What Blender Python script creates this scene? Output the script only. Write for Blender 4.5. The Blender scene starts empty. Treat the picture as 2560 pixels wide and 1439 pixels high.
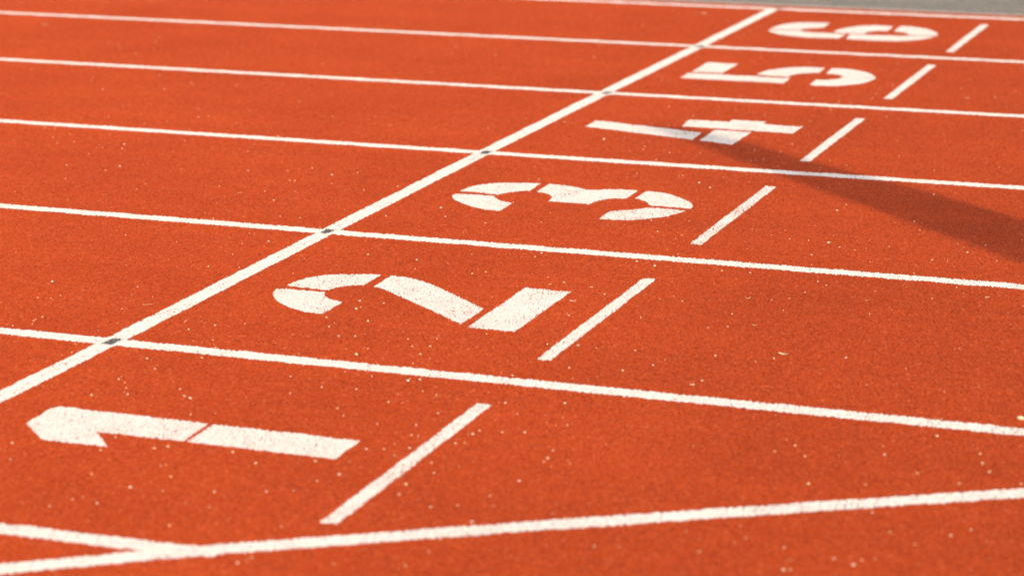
import bpy, bmesh, math, random
import numpy as np
from mathutils import Vector, Matrix, noise

C = bpy.context.scene.collection
SC = bpy.context.scene
rnd = random.Random(7)

# ------------------------------------------------------------------ camera
# world: x runs along the lanes, y across them (metres), start line at x = 0,
# the line between lane n and lane n+1 at y = 1.22 n, lane one nearest.
cam_d = bpy.data.cameras.new('camera')
cam = bpy.data.objects.new('camera', cam_d)
C.objects.link(cam)
SC.camera = cam
yaw, pitch, roll = -0.357574, 0.245283, -0.005453
fwd = Vector((math.sin(yaw)*math.cos(pitch), math.cos(yaw)*math.cos(pitch), -math.sin(pitch)))
rgt = Vector((math.cos(yaw), -math.sin(yaw), 0))
upv = rgt.cross(fwd)
r2 = rgt*math.cos(roll) + upv*math.sin(roll)
u2 = -rgt*math.sin(roll) + upv*math.cos(roll)
m = Matrix((r2, u2, -fwd)).transposed().to_4x4()
m.translation = (2.80603, -3.61904, 1.5029)
cam.matrix_world = m
cam_d.sensor_width = 36.0
cam_d.lens = 86.514
cam_d.clip_start = 0.05
cam_d.clip_end = 2000
cam_d.dof.use_dof = True
cam_d.dof.focus_distance = 6.42
cam_d.dof.aperture_fstop = 3.2
SC.render.resolution_x, SC.render.resolution_y = 1024, 575

# ------------------------------------------------------------------ light
SUN_EL = math.radians(28)
SUN_AZ = Vector((0.694, -0.720, 0)).normalized()
w = bpy.data.worlds.new("World")
SC.world = w
w.use_nodes = True
nt = w.node_tree
sky = nt.nodes.new('ShaderNodeTexSky')
sky.sky_type = 'NISHITA'
sky.sun_disc = False
sky.sun_elevation = SUN_EL
sky.sun_rotation = math.atan2(SUN_AZ.x, SUN_AZ.y)
sky.air_density = 1.0
sky.dust_density = 3.5
nt.links.new(sky.outputs[0], nt.nodes['Background'].inputs[0])
nt.nodes['Background'].inputs[1].default_value = 0.15
sun_d = bpy.data.lights.new('sun', 'SUN')
sun_d.energy = 2.11
sun_d.angle = math.radians(0.53)
sun_d.color = (1.0, 0.80, 0.58)
sun = bpy.data.objects.new('sun', sun_d)
C.objects.link(sun)
to_sun = SUN_AZ*math.cos(SUN_EL) + Vector((0, 0, math.sin(SUN_EL)))
sun.rotation_euler = to_sun.to_track_quat('Z', 'Y').to_euler()
sun.location = to_sun*20
SC.view_settings.view_transform = 'Standard'
SC.view_settings.look = 'None'
SC.view_settings.gamma = 1
SC.view_settings.exposure = 0.50
SC.cycles.use_denoising = True
SC.cycles.use_adaptive_sampling = False

# ------------------------------------------------------------------ node helpers
def new_mat(name):
    mt = bpy.data.materials.new(name)
    mt.use_nodes = True
    t = mt.node_tree
    return mt, t, t.nodes['Principled BSDF']

def N(t, kind, **kw):
    n = t.nodes.new(kind)
    for k, v in kw.items():
        if k in n.inputs: n.inputs[k].default_value = v
        else: setattr(n, k, v)
    return n

def ramp(t, src, stops):
    r = t.nodes.new('ShaderNodeValToRGB')
    el = r.color_ramp.elements
    while len(el) < len(stops): el.new(0.5)
    for e, (p, c) in zip(el, stops):
        e.position = p
        e.color = (c[0], c[1], c[2], 1) if isinstance(c, (tuple, list)) else (c, c, c, 1)
    t.links.new(src, r.inputs[0])
    return r.outputs[0]

def mix(t, fac, a, b, mode='MIX'):
    n = t.nodes.new('ShaderNodeMix')
    n.data_type = 'RGBA'; n.blend_type = mode
    if isinstance(fac, (int, float)): n.inputs[0].default_value = fac
    else: t.links.new(fac, n.inputs[0])
    for sock, v in ((n.inputs[6], a), (n.inputs[7], b)):
        if isinstance(v, tuple): sock.default_value = (v[0], v[1], v[2], 1)
        else: t.links.new(v, sock)
    return n.outputs[2]

def flatpos(t):
    pos = t.nodes.new('ShaderNodeNewGeometry').outputs['Position']
    mp = t.nodes.new('ShaderNodeMapping'); mp.inputs['Scale'].default_value = (1, 1, 0)
    t.links.new(pos, mp.inputs[0])
    return mp.outputs[0]

def grain(t):
    """the random value each rubber granule carries in the mesh"""
    a = t.nodes.new('ShaderNodeAttribute'); a.attribute_name = 'grain'
    return a.outputs['Fac']

def soft_noise(t, pos, scale, lo, hi, detail=4.0):
    n = N(t, 'ShaderNodeTexNoise', Scale=scale, Detail=detail, Roughness=0.6)
    t.links.new(pos, n.inputs['Vector'])
    return ramp(t, n.outputs['Fac'], [(0.3, lo), (0.7, hi)])

# ------------------------------------------------------------------ materials
def track_material():
    mt, t, b = new_mat('red rubber granules')
    pos = flatpos(t); g = grain(t)
    base = ramp(t, g, [(0, (0.20, 0.024, 0.0045)), (0.10, (0.255, 0.032, 0.005)), (0.25, (0.292, 0.038, 0.0055)), (0.75, (0.330, 0.0445, 0.0066)), (0.95, (0.37, 0.056, 0.010)), (1.0, (0.44, 0.12, 0.05))])
    # broad worn patches, finer blotches, faint streaks along the lanes
    base = mix(t, 1.0, base, soft_noise(t, pos, 1.7, (0.90, 0.88, 0.86), (1.06, 1.08, 1.10), 5.0), 'MULTIPLY')
    base = mix(t, 1.0, base, soft_noise(t, pos, 45.0, 0.93, 1.06), 'MULTIPLY')
    mp = t.nodes.new('ShaderNodeMapping'); mp.inputs['Scale'].default_value = (0.35, 5.0, 0); t.links.new(pos, mp.inputs[0])
    base = mix(t, 1.0, base, soft_noise(t, mp.outputs[0], 1.6, 0.95, 1.04), 'MULTIPLY')
    t.links.new(base, b.inputs['Base Color'])
    b.inputs['Roughness'].default_value = 0.62
    b.inputs['Diffuse Roughness'].default_value = 1.0
    b.inputs['Sheen Weight'].default_value = 0.035
    b.inputs['Sheen Roughness'].default_value = 0.5
    b.inputs['Sheen Tint'].default_value = (1.0, 0.62, 0.38, 1)
    b.inputs['Specular IOR Level'].default_value = 0.12
    return mt

def paint_material(name, dirt, col=(0.83, 0.80, 0.75)):
    mt, t, b = new_mat(name)
    pos = flatpos(t); g = grain(t)
    c = ramp(t, g, [(0, tuple(x*0.86 for x in col)), (0.35, tuple(x*0.96 for x in col)), (1, tuple(min(1, x*1.04) for x in col))])
    c = mix(t, 1.0, c, soft_noise(t, pos, 9.0, (0.93, 0.91, 0.89), (1.03, 1.03, 1.03)), 'MULTIPLY')
    n = N(t, 'ShaderNodeTexNoise', Scale=260.0, Detail=2.0); t.links.new(pos, n.inputs['Vector'])
    f = ramp(t, n.outputs['Fac'], [(0.60, 0.0), (0.72, dirt)])
    c = mix(t, f, c, (0.55, 0.24, 0.18))
    t.links.new(c, b.inputs['Base Color'])
    b.inputs['Roughness'].default_value = 0.6
    b.inputs['Specular IOR Level'].default_value = 0.12
    return mt

def plain(name, col, rough=0.8, var=0.25, scale=60.0):
    mt, t, b = new_mat(name)
    pos = t.nodes.new('ShaderNodeNewGeometry').outputs['Position']
    n1 = N(t, 'ShaderNodeTexNoise', Scale=scale, Detail=4.0); t.links.new(pos, n1.inputs['Vector'])
    c = ramp(t, n1.outputs['Fac'], [(0.3, tuple(x*(1-var) for x in col)), (0.7, tuple(min(1, x*(1+var)) for x in col))])
    t.links.new(c, b.inputs['Base Color'])
    b.inputs['Roughness'].default_value = rough
    return mt

def asphalt_material():
    mt, t, b = new_mat('worn grey asphalt')
    pos = flatpos(t)
    v = N(t, 'ShaderNodeTexVoronoi', Scale=110.0); v.voronoi_dimensions = '2D'; t.links.new(pos, v.inputs['Vector'])
    sep = t.nodes.new('ShaderNodeSeparateColor'); t.links.new(v.outputs['Color'], sep.inputs[0])
    base = ramp(t, sep.outputs[0], [(0, (0.17, 0.145, 0.11)), (0.5, (0.25, 0.216, 0.175)), (1, (0.36, 0.32, 0.26))])
    base = mix(t, 1.0, base, soft_noise(t, pos, 3.0, (0.80, 0.84, 0.78), (1.1, 1.06, 1.06), 5.0), 'MULTIPLY')
    t.links.new(base, b.inputs['Base Color'])
    bp = N(t, 'ShaderNodeBump', Strength=0.7, Distance=0.003); t.links.new(v.outputs['Distance'], bp.inputs['Height'])
    t.links.new(bp.outputs[0], b.inputs['Normal'])
    b.inputs['Roughness'].default_value = 0.9
    return mt

M_TRACK = track_material()
M_LINE = paint_material('white line paint', 0.15, (0.79, 0.745, 0.685))
M_NUM = paint_material('white numeral paint', 0.40, (0.77, 0.715, 0.655))
M_BLACK = paint_material('black marking paint', 0.1, (0.10, 0.102, 0.105))
M_FLAT = plain('smooth red rubber', (0.30, 0.040, 0.008), 0.8, 0.06, 30)
M_ASPH = asphalt_material()
M_EDGE = plain('pale concrete edging', (0.42, 0.36, 0.29), 0.9, 0.15, 12)
M_SAND = [plain('pale grit', (0.78, 0.61, 0.40), 0.7, 0.12, 300),
          plain('sandy grit', (0.76, 0.52, 0.27), 0.7, 0.12, 300),
          plain('whitish grit', (0.82, 0.73, 0.60), 0.7, 0.08, 300)]
M_STRAW = plain('dry straw', (0.60, 0.42, 0.23), 0.8, 0.2, 400)
M_DARKLEAF = plain('dark leaf', (0.06, 0.05, 0.03), 0.8, 0.3, 300)
M_CASTER = plain('banner cloth', (0.55, 0.08, 0.05), 0.8, 0.08, 20)  # for the unseen flag shape added to cast shade
M_POLE = plain('grey pole', (0.35, 0.35, 0.36), 0.4, 0.05, 20)

# ------------------------------------------------------------------ object helpers
WORDS = ('zero', 'one', 'two', 'three', 'four', 'five', 'six')

def spell(text):
    return ' '.join(''.join(WORDS[int(c)] if c.isdigit() else c for c in wd) for wd in text.split(' '))

def tag(o, label=None, cat=None, group=None, kind=None):
    if label: o['label'] = spell(label)
    if cat: o['category'] = cat
    if group: o['group'] = spell(group)
    if kind: o['kind'] = kind
    return o

def link(name, bm, mat, parent=None, loc=(0, 0, 0), fix=True):
    me = bpy.data.meshes.new(name)
    if fix: bmesh.ops.recalc_face_normals(bm, faces=bm.faces)
    bm.to_mesh(me); bm.free()
    me.materials.append(mat)
    o = bpy.data.objects.new(name, me)
    C.objects.link(o)
    if parent: o.parent = parent
    o.location = loc
    return o

def empty(name, loc):
    o = bpy.data.objects.new(name, None)
    o.empty_display_size = 0.1
    C.objects.link(o); o.location = loc
    return o

def smooth_outline(pts, step=0.006, corner=38):
    """Catmull-Rom through the soft points, straight into the sharp ones"""
    n = len(pts); P = [Vector((x, y, 0)) for x, y in pts]
    sharp = []
    for i in range(n):
        a = P[i]-P[i-1]; b = P[(i+1) % n]-P[i]
        sharp.append(a.angle(b) > math.radians(corner) if a.length and b.length else True)
    out = []
    for i in range(n):
        p1, p2 = P[i], P[(i+1) % n]
        L = (p2-p1).length
        t1 = (p2-p1) if sharp[i] else (p2-P[i-1]).normalized()*L
        t2 = (p2-p1) if sharp[(i+1) % n] else (P[(i+2) % n]-p1).normalized()*L
        k = 1 if (sharp[i] and sharp[(i+1) % n]) else max(1, int(L/step))
        for j in range(k):
            s = j/k
            h = ((2*s**3-3*s*s+1)*p1 + (s**3-2*s*s+s)*t1 + (-2*s**3+3*s*s)*p2 + (s**3-s*s)*t2)
            out.append((h.x, h.y))
    return out

# ---- the granulated surface: one periodic height field, laid as tiles; paint lies on the same granules
RES = 0.0014
NT = 900                                   # vertices per tile side -> 1.26 m
TILE = RES*NT
TRACK_Y = 7.432
X0, Y0 = -6.3, TRACK_Y - 8*TILE            # lattice origin

def granule_field():
    rg = np.random.default_rng(11)
    nc = 300; cell = TILE/nc               # one granule about every 4.2 mm
    jx, jy = rg.random((nc, nc)), rg.random((nc, nc))
    hk = rg.normal(0, 0.00088, (nc, nc)).clip(-0.0017, 0.0012)
    rk = 0.0032*rg.uniform(0.8, 1.25, (nc, nc))
    gk = rg.random((nc, nc))
    c = (np.arange(NT)*RES)/cell
    ci = np.floor(c).astype(int)
    H = np.full((NT, NT), -0.0029); G = np.zeros((NT, NT))
    PX, PY = c[None, :], c[:, None]
    for dy in (-2, -1, 0, 1, 2):
        for dx in (-2, -1, 0, 1, 2):
            iy = (ci+dy)[:, None]; ix = (ci+dx)[None, :]
            my, mx = iy % nc, ix % nc
            d2 = ((ix+jx[my, mx]-PX)**2 + (iy+jy[my, mx]-PY)**2)*cell*cell
            h = hk[my, mx] - 0.0025*d2/(rk[my, mx]**2)
            up = h > H
            H = np.where(up, h, H); G = np.where(up, gk[my, mx], G)
    # slow undulation, periodic too
    a = np.arange(NT)/NT*2*np.pi
    H = H + 0.0003*(np.sin(7*a[None, :]+2*a[:, None])+np.sin(5*a[:, None]-9*a[None, :]+1.0))
    return H.astype(np.float32), G.astype(np.float32)
FH, FG = granule_field()

def lattice_mesh(name, I, J, keep, lift, mat, base):
    """quads of the lattice (I columns, J rows, keep mask per quad) lifted over the granules"""
    jj, ii = np.nonzero(keep)
    w = len(I)+1
    corners = np.stack([jj*w+ii, jj*w+ii+1, (jj+1)*w+ii+1, (jj+1)*w+ii], 1)
    used, inv = np.unique(corners, return_inverse=True)
    vj, vi = used//w + J[0], used % w + I[0]
    z = FH[vj % NT, vi % NT] + lift
    co = np.stack([X0+vi*RES-base[0], Y0+vj*RES-base[1], z], 1).astype(np.float32)
    me = bpy.data.meshes.new(name)
    nq = len(corners)
    me.vertices.add(len(co)); me.vertices.foreach_set('co', co.ravel())
    me.loops.add(nq*4); me.loops.foreach_set('vertex_index', inv.ravel().astype(np.int32))
    me.polygons.add(nq)
    me.polygons.foreach_set('loop_start', np.arange(0, nq*4, 4, dtype=np.int32))
    me.polygons.foreach_set('use_smooth', np.ones(nq, dtype=bool))
    at = me.attributes.new('grain', 'FLOAT', 'POINT')
    at.data.foreach_set('value', FG[vj % NT, vi % NT].astype(np.float32))
    me.update(calc_edges=True); me.validate()
    me.materials.append(mat)
    return me

def wobble(X, Y, scale, seed):
    rg = np.random.default_rng(seed); out = 0
    for k in range(7):
        a = rg.uniform(0, 2*np.pi); f = scale*rg.uniform(0.5, 1.8)
        out = out + np.sin((X*np.cos(a)+Y*np.sin(a))*f + rg.uniform(0, 6.28))
    return out/2.6

def inside(poly, X, Y):
    ins = np.zeros(X.shape, bool); n = len(poly)
    for k in range(n):
        (x1, y1), (x2, y2) = poly[k], poly[(k+1) % n]
        if y1 == y2: continue
        c = ((y1 > Y) != (y2 > Y)) & (X < (x2-x1)*(Y-y1)/(y2-y1)+x1)
        ins ^= c
    return ins

def painted(name, polys, mat, parent=None, origin=(0, 0), wear=0.05, lift=0.00030, seed=1, ragged=0.0007):
    """paint over the granules inside the outlines: its edge follows the granules and the deepest pits stay bare"""
    xs = [p[0] for q in polys for p in q]; ys = [p[1] for q in polys for p in q]
    I = np.arange(int((min(xs)-0.01-X0)/RES), int((max(xs)+0.01-X0)/RES)+1)
    J = np.arange(int((min(ys)-0.01-Y0)/RES), int((max(ys)+0.01-Y0)/RES)+1)
    X = X0+(I[None, :]+0.5)*RES + 0*J[:, None]; Y = Y0+(J[:, None]+0.5)*RES + 0*I[None, :]
    rg = np.random.default_rng(seed)
    Xp = X + ragged*wobble(X, Y, 520, seed) + 0.0005*wobble(X, Y, 90, seed+5)
    Yp = Y + ragged*wobble(X, Y, 520, seed+9) + 0.0005*wobble(X, Y, 90, seed+6)
    keep = np.zeros(X.shape, bool)
    for q in polys: keep |= inside(q, Xp, Yp)
    h = FH[J % NT][:, I % NT]
    thr = np.quantile(FH, wear*(1+0.0)) if wear > 0 else -1
    thin = wear*(1+0.30*wobble(X, Y, 16, seed+2))
    qs = np.quantile(FH, np.linspace(0, 0.6, 25)); lev = np.interp(thin.clip(0, 0.6), np.linspace(0, 0.6, 25), qs)
    keep &= h > lev
    me = lattice_mesh(name, I, J, keep, lift, mat, origin)
    o = bpy.data.objects.new(name, me); C.objects.link(o)
    if parent: o.parent = parent
    else: o.location = (origin[0], origin[1], 0)
    return o

def band(path, width):
    """outline of a line of the given width along a path"""
    P = [Vector((x, y)) for x, y in path]; L = []; R = []
    for i, p in enumerate(P):
        d = ((P[i+1]-p).normalized() if i < len(P)-1 else Vector((0, 0))) + ((p-P[i-1]).normalized() if i else Vector((0, 0)))
        n = Vector((-d.y, d.x)).normalized()*width/2
        L.append(tuple(p+n)); R.append(tuple(p-n))
    return L+R[::-1]

def flat_band(path, width, mat, parent):
    """the same line beyond the granulated part, far outside the picture"""
    bm = bmesh.new(); q = band(path, width)
    z = -0.0018
    bm.faces.new([bm.verts.new((x-parent.location.x, y-parent.location.y, z)) for x, y in q])
    return link('far_stretch', bm, mat, parent)

def box(bm, x0, x1, y0, y1, z0, z1):
    r = bmesh.ops.create_cube(bm, size=1.0)
    for v in r['verts']:
        v.co = Vector(((x0+x1)/2+v.co.x*(x1-x0), (y0+y1)/2+v.co.y*(y1-y0), (z0+z1)/2+v.co.z*(z1-z0)))
    return r['verts']

bm = bmesh.new()
vs = [bm.verts.new(v) for v in ((-400, -400, -0.012), (400, -400, -0.012), (400, 400, -0.012), (-400, 400, -0.012))]
bm.faces.new(vs)
tag(link('ground', bm, M_ASPH), kind='structure')
bm = bmesh.new(); box(bm, -60, 45, -30, TRACK_Y, -0.0115, -0.0038)
track = tag(link('running_track', bm, M_FLAT), kind='structure')
ar = np.arange(NT)
tile_me = lattice_mesh('granulated_surface', ar, ar, np.ones((NT, NT), bool), 0.0, M_TRACK, (X0, Y0))
for j in range(8):
    for i in range(8):
        o = bpy.data.objects.new('granulated_surface', tile_me); C.objects.link(o); o.parent = track
        o.location = (X0+i*TILE, Y0+j*TILE, 0)
bm = bmesh.new(); box(bm, -60, 45, TRACK_Y+0.002, TRACK_Y+0.075, -0.0115, -0.003)
tag(link('kerb', bm, M_EDGE), kind='structure')

# ------------------------------------------------------------------ painted lines
lane_labels = {
    1: 'long white line between numerals 1 and 2, dividing the two nearest lanes',
    2: 'long white line between numerals 2 and 3, dividing their lanes',
    3: 'long white line between numerals 3 and 4, with a shadow falling across it',
    4: 'long white line between numerals 4 and 5, dividing their lanes',
    5: 'long white line between numerals 5 and 6, dividing the two farthest lanes',
    6: 'outermost white line along the far edge of the track beside the grey asphalt'}
for k in range(1, 7):
    y = 1.22*k
    o = painted('lane_line', [[(-5.6, y-0.026), (3.7, y-0.026), (3.7, y+0.026), (-5.6, y+0.026)]], M_LINE, None, (0, y), 0.035 if k < 4 else 0.015, lift=(0.0003, 0.0003, 0.0004, 0.0006, 0.0007, 0.0009)[k-1], seed=20+k)
    tag(o, lane_labels[k], 'lane line', 'white lines between the lanes')
o = painted('lane_line', [band([(-5.6, 0.018), (0.40, 0.018), (0.80, 0.026), (0.885, 0.040)], 0.05)], M_LINE, None, (0, 0.02), 0.05, seed=30)
tag(o, 'white inner line of the nearest lane, short stub ending where it meets the oblique line', 'lane line', 'white lines between the lanes')
curve = [(-0.90, -1.25), (-0.60, -1.02), (0.0, -0.575), (0.564, -0.165), (0.83, 0.022), (1.327, 0.333), (1.740, 0.583), (2.167, 0.837), (2.9, 1.22), (3.7, 1.57)]
o = painted('oblique_line', [band(curve, 0.05)], M_LINE, None, (1.3, 0.33), 0.05, lift=0.0006, seed=31)
tag(o, 'oblique white line cutting across the front of the picture below numeral 1', 'track line')
start = [(0, -0.005), (0.002, 0.75), (0.005, 1.22), (-0.003, 2.44), (-0.007, 3.67), (-0.004, 4.88), (0.002, 6.09), (0.005, 7.345)]
o = painted('start_line', [band(start, 0.051)], M_LINE, None, (0, 3.6), 0.06, lift=0.0007, seed=32)
tag(o, 'white start line running diagonally across all lanes left of the numerals', 'start line')

# ------------------------------------------------------------------ tick marks
tick_words = {1: 'nearest and largest short white tick mark, right of numeral 1', 2: 'short white tick mark right of the foot of numeral 2',
              3: 'short white tick mark right of numeral 3, thinly painted and speckled', 4: 'short white tick mark right of numeral 4, its near end touching the shadow',
              5: 'short white tick mark right of numeral 5', 6: 'farthest and smallest short white tick mark, right of numeral 6'}
ticks = {1: (0.243, 1.040), 2: (1.405, 2.210), 3: (2.626, 3.434), 4: (3.853, 4.657), 5: (5.085, 5.910), 6: (6.272, 7.105)}
for k, (y0, y1) in ticks.items():
    ym = (y0+y1)/2
    dx = 0.0035 if k >= 5 else 0.0
    O = [(0.9865+dx, y0), (1.020+dx, y0-0.002), (1.019+dx, y1), (0.985+dx, y1+0.002)]
    o = painted('tick_mark', [O], M_NUM, None, (1.0, ym), 0.17 if k == 3 else 0.06, seed=40+k)
    tag(o, tick_words[k], 'tick mark', 'short tick marks right of the numerals')

# ------------------------------------------------------------------ black cross marks
cross_words = {1: 'small chipped black mark where the start line crosses the line between 1 and 2',
               2: 'small solid black mark where the start line crosses the line between 2 and 3',
               3: 'small black mark where the start line crosses the line between 3 and 4',
               4: 'small black mark where the start line crosses the line between 4 and 5',
               5: 'small black mark where the start line crosses the line between 5 and 6',
               6: 'small dark mark where the start line ends at the outermost line'}
for k in range(1, 7):
    y = 1.22*k; xs = {1: 0.006, 2: -0.003, 3: 0.0, 4: 0.006, 5: 0.008, 6: 0.030}[k]
    a = 0.0135; h = 0.026 if k < 6 else 0.032
    O = [(xs-a, y-h), (xs+a*0.8, y-h), (xs+a*1.1, y), (xs+a, y+h), (xs-a*0.9, y+h), (xs-a*1.1, y)]
    o = painted('cross_mark', [O], M_BLACK, None, (xs, y), 0.25 if k == 1 else (0.10 if k < 5 else 0.0), lift=0.0009, seed=50+k, ragged=0.0024)
    tag(o, cross_words[k], 'black mark', 'black marks along the start line')

# ------------------------------------------------------------------ stencilled numerals (metres)
NUM = {}
NUM[1] = [[(0.155, 0.597), (0.153, 0.650), (0.150, 0.700), (0.151, 0.713), (0.158, 0.721), (0.184, 0.724), (0.513, 0.719), (0.521, 0.595), (0.321, 0.594), (0.394, 0.513), (0.244, 0.509), (0.199, 0.554)],
          [(0.524, 0.718), (0.857, 0.717), (0.858, 0.593), (0.531, 0.594)]]
NUM[2] = [[(0.155, 1.841), (0.16, 1.888), (0.175, 1.933), (0.203, 1.977), (0.246, 2.004), (0.285, 2.018), (0.339, 2.023), (0.34, 1.909), (0.31, 1.895), (0.286, 1.866), (0.275, 1.832)],
          [(0.147, 1.803), (0.153, 1.808), (0.276, 1.811), (0.288, 1.784), (0.313, 1.758), (0.333, 1.747), (0.36, 1.735), (0.36, 1.615), (0.315, 1.618), (0.267, 1.639), (0.219, 1.676), (0.182, 1.719), (0.158, 1.761)],
          [(0.367, 2.027), (0.394, 2.027), (0.432, 2.015), (0.476, 1.989), (0.533, 1.945), (0.712, 1.79), (0.713, 1.636), (0.484, 1.824), (0.429, 1.869), (0.396, 1.893), (0.369, 1.905)],
          [(0.735, 2.021), (0.857, 2.018), (0.857, 1.61), (0.738, 1.614)]]
NUM[3] = [[(0.143, 3.074), (0.147, 3.124), (0.162, 3.167), (0.192, 3.204), (0.229, 3.23), (0.277, 3.246), (0.333, 3.252), (0.337, 3.141), (0.319, 3.132), (0.295, 3.109), (0.276, 3.080), (0.27, 3.058)],
          [(0.142, 3.034), (0.267, 3.035), (0.279, 3.011), (0.303, 2.984), (0.325, 2.970), (0.350, 2.962), (0.352, 2.847), (0.305, 2.854), (0.252, 2.88), (0.205, 2.917), (0.166, 2.96), (0.15, 2.99), (0.142, 3.018)],
          [(0.36, 3.254), (0.39, 3.255), (0.418, 3.249), (0.457, 3.232), (0.497, 3.210), (0.523, 3.222), (0.559, 3.239), (0.597, 3.249), (0.641, 3.253), (0.644, 3.131), (0.619, 3.124), (0.594, 3.106), (0.577, 3.076), (0.570, 3.050), (0.569, 3.019), (0.441, 3.018), (0.436, 3.063), (0.423, 3.092), (0.401, 3.117), (0.381, 3.127), (0.363, 3.131)],
          [(0.668, 3.25), (0.704, 3.246), (0.757, 3.222), (0.80, 3.184), (0.83, 3.147), (0.850, 3.115), (0.861, 3.08), (0.863, 3.058), (0.739, 3.059), (0.725, 3.088), (0.704, 3.114), (0.687, 3.127), (0.67, 3.135)],
          [(0.738, 3.028), (0.858, 3.029), (0.846, 2.981), (0.825, 2.932), (0.793, 2.891), (0.748, 2.858), (0.705, 2.845), (0.657, 2.841), (0.653, 2.955), (0.676, 2.966), (0.704, 2.985), (0.726, 3.006)]]
NUM[4] = [[(0.148, 4.328), (0.328, 4.284), (0.559, 4.222), (0.563, 4.092), (0.357, 4.150), (0.152, 4.206)],
          [(0.588, 4.283), (0.713, 4.285), (0.712, 4.050), (0.589, 4.086)],
          [(0.448, 4.444), (0.591, 4.447), (0.591, 4.490), (0.711, 4.492), (0.713, 4.444), (0.851, 4.437), (0.851, 4.306), (0.462, 4.316)]]
NUM[5] = [[(0.155, 5.700), (0.281, 5.698), (0.282, 5.457), (0.161, 5.461)],
          [(0.157, 5.428), (0.561, 5.420), (0.565, 5.300), (0.163, 5.297)],
          [(0.420, 5.461), (0.421, 5.534), (0.437, 5.594), (0.471, 5.648), (0.518, 5.690), (0.568, 5.709), (0.628, 5.711), (0.633, 5.577), (0.596, 5.562), (0.564, 5.533), (0.548, 5.494), (0.546, 5.452)],
          [(0.653, 5.710), (0.715, 5.706), (0.768, 5.682), (0.818, 5.634), (0.854, 5.568), (0.867, 5.514), (0.862, 5.462), (0.841, 5.385), (0.803, 5.333), (0.745, 5.294), (0.668, 5.284), (0.661, 5.411), (0.702, 5.430), (0.733, 5.466), (0.744, 5.514), (0.725, 5.550), (0.699, 5.567), (0.664, 5.571)]]
NUM[6] = [[(0.153, 6.683), (0.156, 6.745), (0.167, 6.818), (0.194, 6.878), (0.236, 6.920), (0.294, 6.938), (0.357, 6.942), (0.362, 6.792), (0.328, 6.771), (0.298, 6.737), (0.279, 6.697)],
          [(0.155, 6.658), (0.278, 6.673), (0.318, 6.650), (0.372, 6.641), (0.443, 6.637), (0.502, 6.622), (0.497, 6.495), (0.436, 6.490), (0.356, 6.488), (0.287, 6.506), (0.218, 6.551), (0.172, 6.608)],
          [(0.435, 6.669), (0.443, 6.775), (0.470, 6.847), (0.517, 6.904), (0.570, 6.931), (0.640, 6.929), (0.645, 6.778), (0.606, 6.764), (0.576, 6.728), (0.568, 6.660), (0.512, 6.660)],
          [(0.516, 6.638), (0.571, 6.638), (0.648, 6.642), (0.735, 6.662), (0.869, 6.683), (0.851, 6.616), (0.807, 6.546), (0.746, 6.502), (0.677, 6.487), (0.613, 6.487), (0.529, 6.498)],
          [(0.668, 6.944), (0.725, 6.938), (0.789, 6.892), (0.835, 6.834), (0.863, 6.763), (0.873, 6.708), (0.758, 6.688), (0.738, 6.736), (0.708, 6.766), (0.672, 6.782)]]
where = {1: 'in the nearest lane', 2: 'in the lane behind numeral 1', 3: 'in the lane behind numeral 2', 4: 'partly covered by a shadow',
         5: 'in the lane between numerals 4 and 6', 6: 'in the farthest lane near the grey asphalt'}
for k, strokes in NUM.items():
    cy = sum(p[1] for s in strokes for p in s)/sum(len(s) for s in strokes)
    e = empty('painted_numeral', (0.5, cy, 0))
    tag(e, 'white stencilled numeral %d on the red track, %s' % (k, where[k]), 'numeral', 'white numerals one per lane')
    for i, s in enumerate(strokes):
        painted('stroke', [smooth_outline(s)], M_NUM, e, (0.5, cy), 0.15 if (k == 3 and i == 4) else 0.07, seed=60+10*k+i)

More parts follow.
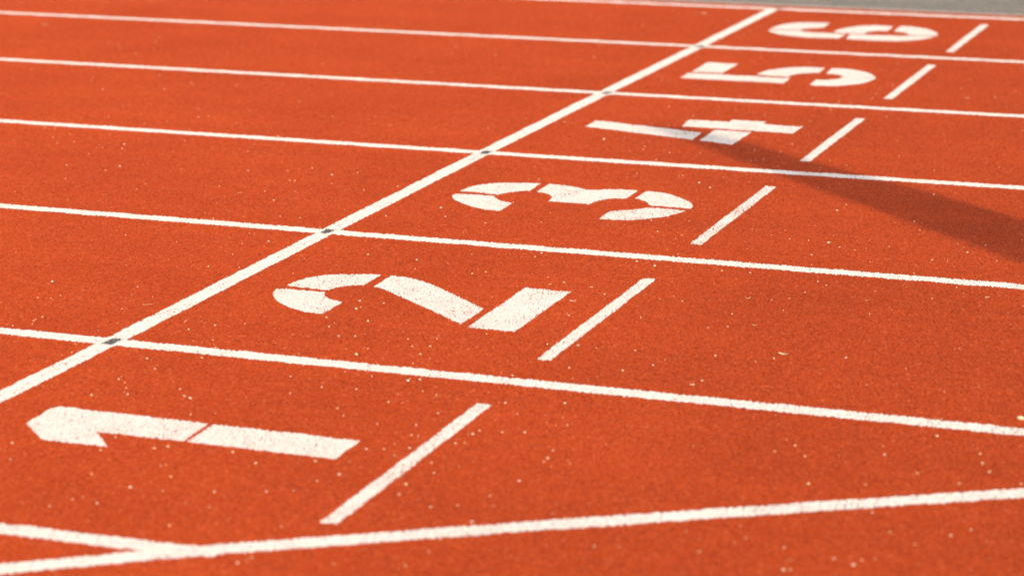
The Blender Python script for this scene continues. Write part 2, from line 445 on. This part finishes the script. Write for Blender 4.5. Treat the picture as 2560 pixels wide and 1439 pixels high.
# ------------------------------------------------------------------ grit and litter
FLECKS = [(-0.426, 1.68, 1), (-0.191, 1.7, 0), (-0.331, 1.56, 0), (-0.374, 1.523, 0), (-0.341, 1.53, 0),
(-0.119, 1.491, 0), (-0.27, 1.341, 0), (-0.267, 1.326, 0), (-0.255, 1.302, 0), (-0.267, 1.366, 0), (-0.286,
1.264, 0), (-0.212, 1.148, 0), (-0.065, 1.174, 0), (-0.035, 1.108, 0), (0.167, 1.426, 0), (0.125, 1.373, 0),
(0.078, 1.45, 0), (0.081, 1.436, 0), (0.183, 1.287, 0), (0.224, 1.305, 0), (0.253, 1.26, 0), (0.267, 1.167,
1), (0.154, 1.117, 0), (0.166, 1.117, 0), (0.181, 0.82, 0), (0.252, 0.851, 0), (0.2, 0.931, 0), (0.226, 0.891,
0), (0.177, 0.946, 0), (0.373, 0.881, 0), (0.394, 0.866, 1), (0.34, 0.924, 0), (0.135, 1.522, 0), (0.224,
1.47, 0), (-0.076, 1.299, 0), (0.719, 0.912, 0), (0.379, 0.572, 0), (0.489, 0.532, 0), (0.562, 0.444, 0),
(0.608, 0.379, 0), (0.649, 0.561, 0), (0.562, 0.302, 0), (0.452, 0.348, 0), (0.549, 0.199, 0), (0.473, 0.155,
0), (0.723, 0.514, 0), (0.882, 0.456, 0), (0.828, 0.565, 0), (0.818, 0.367, 0), (0.864, 0.389, 0), (0.778,
0.346, 0), (0.725, 0.332, 0), (0.735, 0.135, 0), (0.93, 0.199, 0), (0.257, 0.371, 0), (0.952, 0.033, 0),
(0.939, 0.003, 0), (1.1, 0.054, 0), (-0.477, 3.181, 0), (-0.316, 3.157, 1), (-0.408, 3.047, 0), (-0.39, 3.047,
0), (-0.259, 3.223, 0), (-0.058, 3.066, 0), (0.069, 2.682, 0), (0.179, 2.828, 1), (0.234, 2.727, 0), (0.372,
2.686, 0), (-0.325, 2.766, 0), (-0.103, 2.273, 1), (0.02, 2.315, 0), (0.021, 2.383, 0), (0.472, 2.321, 0),
(0.362, 2.205, 1), (0.394, 2.117, 0), (0.555, 2.112, 0), (0.581, 2.094, 0), (0.582, 2.14, 0), (0.214, 2.222,
0), (0.46, 1.759, 1), (0.419, 1.683, 1), (0.396, 1.758, 0), (0.586, 1.307, 1), (0.644, 1.474, 0), (0.374,
1.418, 0), (0.427, 1.509, 0), (0.385, 1.585, 0), (0.494, 1.584, 0), (0.484, 1.437, 0), (0.72, 1.423, 0),
(0.756, 1.335, 0), (0.724, 1.356, 0), (0.681, 1.41, 0), (0.592, 1.36, 0), (0.78, 1.148, 1), (0.804, 1.16, 1),
(0.619, 1.172, 0), (0.692, 1.154, 0), (0.523, 1.094, 0), (0.578, 0.976, 0), (0.804, 0.985, 0), (1.038, 1.546,
1), (1.081, 1.358, 0), (1.114, 1.289, 0), (0.981, 1.265, 0), (1.092, 0.998, 0), (1.149, 1.009, 0), (1.161,
1.099, 0), (1.217, 0.955, 0), (0.934, 0.945, 0), (0.923, 0.851, 0), (0.968, 1.532, 0), (0.804, 1.568, 0),
(0.517, 2.747, 0), (0.645, 2.391, 1), (0.644, 2.342, 0), (0.809, 2.101, 0), (0.889, 2.08, 1), (0.974, 2.346,
1), (0.914, 2.382, 0), (0.863, 2.732, 0), (0.934, 2.668, 0), (0.936, 2.72, 0), (0.783, 3.418, 1), (0.905,
2.898, 0), (0.806, 2.858, 0), (0.753, 2.14, 0), (0.943, 2.025, 0), (0.991, 2.501, 0), (0.31, 4.663, 0),
(0.285, 4.004, 1), (0.463, 3.872, 0), (0.452, 3.926, 0), (0.56, 3.847, 0), (0.655, 3.837, 0), (0.503, 4.086,
0), (0.806, 3.981, 0), (0.893, 3.975, 0), (0.805, 4.745, 0), (0.834, 3.359, 1), (0.413, 4.321, 0), (0.897,
4.115, 0), (1.228, 2.77, 0), (-3.439, 6.471, 1), (-2.113, 5.178, 0), (-1.778, 5.335, 0), (-1.947, 4.529, 0),
(-1.972, 4.591, 0), (-1.796, 4.355, 0), (-1.579, 4.428, 0), (-1.37, 4.605, 0), (-1.184, 3.944, 0), (-1.159,
3.969, 0), (-1.08, 4.133, 0), (-1.252, 3.838, 0), (-1.448, 3.515, 0), (-1.47, 3.445, 0), (-1.183, 3.414, 0),
(-1.148, 3.337, 0), (-1.206, 3.223, 0), (-1.021, 3.529, 0), (-0.74, 3.432, 0), (-0.595, 3.141, 0), (-1.017,
2.996, 0), (-1.179, 3.036, 0), (-1.074, 2.851, 0), (-0.808, 3.101, 0), (-0.696, 3.778, 0), (-0.831, 3.771, 0),
(-1.009, 3.073, 0), (1.324, 4.777, 0), (1.206, 4.302, 0), (1.218, 5.379, 0), (1.365, 5.242, 0), (0.865, 4.79,
0), (1.266, 3.168, 1), (1.338, 2.761, 1), (1.378, 2.72, 1), (1.274, 3.252, 0), (1.414, 2.321, 0), (1.444,
2.287, 1), (1.485, 3.473, 1), (1.498, 3.55, 0), (1.504, 3.093, 0), (1.54, 2.992, 0), (1.743, 2.866, 0),
(1.671, 2.856, 0), (1.64, 2.654, 0), (1.802, 2.696, 0), (1.608, 3.355, 0), (1.755, 2.377, 0), (1.572, 2.275,
0), (1.409, 2.205, 0), (1.356, 2.493, 0), (1.329, 2.604, 0), (1.491, 2.578, 0), (1.389, 2.129, 0), (1.843,
2.3, 0), (1.152, 2.357, 1), (1.228, 2.356, 0), (1.146, 2.019, 0), (1.087, 2.024, 0), (1.295, 1.939, 1),
(1.276, 1.795, 0), (1.318, 1.817, 0), (1.219, 1.653, 0), (1.07, 1.902, 0), (1.176, 1.543, 0), (1.2, 1.376, 0),
(1.358, 1.568, 0), (1.251, 1.439, 0), (1.373, 1.323, 0), (1.379, 1.322, 0), (1.387, 1.361, 0), (1.489, 1.589,
0), (1.458, 1.546, 0), (1.664, 1.015, 0), (1.691, 0.979, 1), (1.727, 0.913, 0), (1.773, 0.751, 1), (1.877,
0.783, 0), (1.946, 1.129, 1), (1.872, 0.978, 0), (2.049, 1.04, 0), (2.063, 0.986, 0), (1.858, 1.027, 0),
(2.084, 0.941, 0), (1.662, 0.928, 0), (1.923, 0.631, 0), (2.082, 0.555, 1), (2.03, 0.492, 0), (2.11, 0.601,
0), (2.147, 0.551, 0), (1.959, 0.379, 1), (1.951, 0.35, 1), (1.844, 0.281, 1), (1.855, 0.287, 1), (1.816,
0.398, 0), (1.912, 0.37, 0), (1.976, 0.537, 0), (1.955, 0.885, 0), (0.97, 0.705, 1), (0.925, 0.681, 0),
(0.892, 0.669, 0), (0.96, 0.652, 0), (1.046, 0.76, 0), (1.063, 0.771, 0), (1.061, 0.856, 0), (1.056, 0.832,
0), (1.109, 0.862, 0), (1.153, 0.874, 0), (1.245, 0.786, 0), (1.251, 0.739, 0), (1.253, 0.71, 0), (1.052,
0.491, 1), (1.06, 0.438, 0), (1.225, 0.487, 0), (1.188, 0.416, 0), (1.146, 0.386, 0), (1.077, 0.571, 0),
(1.248, 0.336, 1), (1.248, 0.583, 0), (0.907, 0.503, 0)]

def pebble_mesh(name, mat, seed, flat=0.6):
    r = random.Random(seed)
    bm = bmesh.new()
    bmesh.ops.create_icosphere(bm, subdivisions=1, radius=1.0)
    for v in bm.verts: v.co *= r.uniform(0.72, 1.15)
    for v in bm.verts: v.co.z *= flat
    zmin = min(v.co.z for v in bm.verts)
    for v in bm.verts: v.co.z -= zmin*0.8
    me = bpy.data.meshes.new(name); bm.to_mesh(me); bm.free()
    me.materials.append(mat)
    return me
pebbles = [pebble_mesh('grit_fleck', M_SAND[i % 3], 40+i) for i in range(9)]

def ground_z(x, y):
    return float(FH[int((y-Y0)/RES) % NT, int((x-X0)/RES) % NT])

def zone(x, y):
    k = min(6, max(0, int(math.floor((y-0.02)/1.22))+1))
    if y < 0.62*(x-0.8)+0.02: return 'in front of the oblique white line'
    if x < 0: return 'left of the start line in the lane of numeral %d' % k
    if x >= 1.0: return 'right of the tick mark of numeral %d' % k
    return 'around numeral %d before its tick mark' % k
for i, (x, y, big) in enumerate(FLECKS):
    o = bpy.data.objects.new('grit_fleck', pebbles[rnd.randrange(9)])
    C.objects.link(o)
    s = rnd.uniform(0.0032, 0.0042) if big else rnd.uniform(0.0021, 0.0031)
    if y < 1.3: s *= 0.98
    o.location = (x, y, ground_z(x, y)); o.scale = (s*rnd.uniform(0.9, 1.5), s, s*0.9)
    o.rotation_euler = (0, 0, rnd.uniform(0, 6.28))
    z = zone(x, y)
    tag(o, ('bigger' if big else 'tiny') + ' pale grit fleck ' + z, 'grit fleck', ('bigger' if big else 'tiny') + ' pale flecks ' + z)

# the countless finer grit
def fine_grit():
    bm = bmesh.new(); r = random.Random(3)
    n = 0
    while n < 6000:
        x = r.uniform(-5.5, 4.5); y = r.uniform(-2.5, TRACK_Y)
        dens = 0.25 + 0.9*max(0, noise.noise(Vector((x*0.9, y*0.9, 4.0)))+0.25)
        if r.random() > dens: continue
        n += 1
        s = 0.0008 + 0.0017*r.random()**2.4
        a = r.uniform(0, 6.28); el = r.uniform(0.8, 1.8)
        ring = []; gz = ground_z(x, y)
        for j in range(5):
            t = a + j*1.2566; q = s*r.uniform(0.7, 1.2)
            cx, cy = math.cos(t)*q*el, math.sin(t)*q
            ring.append(bm.verts.new((x+cx*math.cos(a)-cy*math.sin(a), y+cx*math.sin(a)+cy*math.cos(a), gz-0.0003)))
        top = bm.verts.new((x, y, gz+s*1.1))
        for j in range(5): bm.faces.new((ring[j], ring[(j+1) % 5], top))
    return bm
tag(link('fine_grit', fine_grit(), M_SAND[0]), 'fine pale grit and dust scattered all over the red track', 'grit', None, 'stuff')

def scrap(name, x, y, length, width, ang, mat, label, cat, curl=0.0015, bend=0.25, group=None):
    bm = bmesh.new(); k = 10; rows = []
    for i in range(k+1):
        s = i/k; a = (s-0.5)*bend
        px = (s-0.5)*length; py = math.sin(s*math.pi)*length*bend*0.5
        wd = width*0.5*(math.sin(math.pi*min(max(s, 0.06), 0.94))**0.5)
        z = 0.0008 + curl*(2*s-1)**2
        rows.append([bm.verts.new((px, py+wd*c, z+dz)) for c, dz in ((-1, 0), (0, 0.0006), (1, 0), (0, -0.0004))])
    for a, b in zip(rows, rows[1:]):
        for j in range(4): bm.faces.new((a[j], a[(j+1) % 4], b[(j+1) % 4], b[j]))
    bm.faces.new(rows[0]); bm.faces.new(rows[-1])
    o = link(name, bm, mat, None, (x, y, 0)); o.rotation_euler = (0, 0, ang)
    return tag(o, label, cat, group)
scrap('straw', -0.080, 1.548, 0.024, 0.0022, 0.55, M_STRAW, 'thin pale straw lying just above the start line in the lane of numeral 2', 'straw')
scrap('straw', 0.893, 1.927, 0.016, 0.0028, 0.2, M_SAND[2], 'short whitish sliver between the foot of numeral 2 and its tick mark', 'straw')
scrap('leaf_scrap', 1.502, 1.625, 0.024, 0.013, -0.2, M_SAND[1], 'larger tan leaf scrap lying alone on the red surface right of numeral 2', 'leaf scrap', 0.003, 0.3)
scrap('leaf_scrap', 1.374, 1.852, 0.013, 0.004, 0.1, M_STRAW, 'thin tan scrap lying right of the tick mark of numeral 2', 'leaf scrap')
scrap('leaf_scrap', 1.293, 2.092, 0.014, 0.007, 0.6, M_STRAW, 'curled tan leaf scrap below the line between 2 and 3, right of the tick mark', 'leaf scrap', 0.004, 0.5)
scrap('leaf_scrap', 0.785, 2.064, 0.012, 0.005, 0.9, M_STRAW, 'curled brownish scrap just above the foot of numeral 2', 'leaf scrap', 0.003, 0.6)
scrap('leaf_scrap', 1.274, 5.185, 0.018, 0.010, 0.3, M_SAND[1], 'tan scrap lying right of the tick mark of numeral 5', 'leaf scrap')
scrap('leaf_scrap', -2.913, 5.814, 0.032, 0.016, 0.4, M_STRAW, 'blurred tan leaf scrap in the upper left corner below the topmost left line', 'leaf scrap')
scrap('paint_scrap', -0.255, 7.072, 0.030, 0.022, 0.35, M_SAND[1], 'small pale patch left of the start line in the farthest lane', 'paint scrap', 0.0002, 0.1)
scrap('leaf_scrap', 0.338, 2.154, 0.012, 0.006, 0.3, M_DARKLEAF, 'small dark leaf scrap lying between the line and the top of numeral 2', 'leaf scrap')
scrap('leaf_scrap', -0.997, 2.878, 0.014, 0.008, 0.3, M_DARKLEAF, 'small dark leaf scrap far left in the lane of numeral 3', 'leaf scrap')

scrap('leaf_scrap', 1.576, 2.165, 0.012, 0.003, 0.3, M_STRAW, 'thin curled straw-coloured wisp below the middle line right of numeral 2', 'leaf scrap', 0.004, 1.2)
o = bpy.data.objects.new('pebble', pebbles[0]); C.objects.link(o)
o.location = (2.086, 1.310, ground_z(2.086, 1.310)); o.scale = (0.0105, 0.0065, 0.0075); o.rotation_euler = (0, 0, 0.3)
tag(o, 'largest sandy pebble at the picture edge just above the line between 1 and 2', 'pebble')

# ------------------------------------------------------------------ unseen flag shape, added to throw the wedge of shade
TIP = Vector((0.330, 4.292, 0))            # where the shade of its tip falls
DIST = 7.2
base = TIP + SUN_AZ*DIST
H = DIST*math.tan(SUN_EL)
tn = math.tan(SUN_EL)
side = Vector((0.720, 0.694, 0))           # across the sun's direction
def shade_caster():
    e = empty('added_shade_caster', base)
    tag(e, 'tall narrow feather banner beside the track, throwing the wedge of shade across numeral 4', 'shade_caster')
    ang = math.atan2(side.y, side.x); e.rotation_euler = (0, 0, ang)
    # pole: tapered, rising to the tip
    bm = bmesh.new(); prev = None
    for i in range(15):
        s = i/14; z = 0.03+(H-0.03)*s; r = 0.017*(1-s)+0.004
        cur = [bm.verts.new((r*math.cos(a*math.pi/4)+0.004, r*math.sin(a*math.pi/4), z)) for a in range(8)]
        if prev:
            for a in range(8): bm.faces.new((prev[a], prev[(a+1) % 8], cur[(a+1) % 8], cur[a]))
        else: bm.faces.new(cur)
        prev = cur
    bm.faces.new(prev)
    link('pole', bm, M_POLE, e)
    # cloth cut to the wanted shade outline: straight at the pole, bowed opposite
    prof = [(0, 0.0), (0.05, 0.085), (0.13, 0.122), (0.25, 0.146), (0.39, 0.168), (0.60, 0.185), (0.84, 0.212), (1.07, 0.246), (1.22, 0.270), (1.365, 0.285), (1.5, 0.294), (1.76, 0.300), (2.5, 0.305), (4.2, 0.30), (4.9, 0.22)]
    bm = bmesh.new(); rows = []
    for s, wd in prof:
        z = H - s*tn
        row = []
        for j in range(7):
            t = j/6
            row.append((wd*t, 0.02*math.sin(t*3.1)*min(1, s), z - 0.04*t*t*min(1, s)))
        f = [bm.verts.new(p) for p in row]; b = [bm.verts.new((p[0], p[1]+0.0015, p[2])) for p in row]
        rows.append((f, b))
    for (f0, b0), (f1, b1) in zip(rows, rows[1:]):
        for j in range(6):
            bm.faces.new((f0[j], f0[j+1], f1[j+1], f1[j])); bm.faces.new((b0[j], b1[j], b1[j+1], b0[j+1]))
        bm.faces.new((f0[6], b0[6], b1[6], f1[6])); bm.faces.new((f0[0], f1[0], b1[0], b0[0]))
    link('cloth', bm, M_CASTER, e)
    bm = bmesh.new()
    box(bm, -0.40, 0.40, -0.03, 0.03, 0.0, 0.022); box(bm, -0.03, 0.03, -0.40, -0.031, 0.0, 0.020); box(bm, -0.03, 0.03, 0.031, 0.40, 0.0, 0.020)
    link('cross_base', bm, M_POLE, e)
shade_caster()
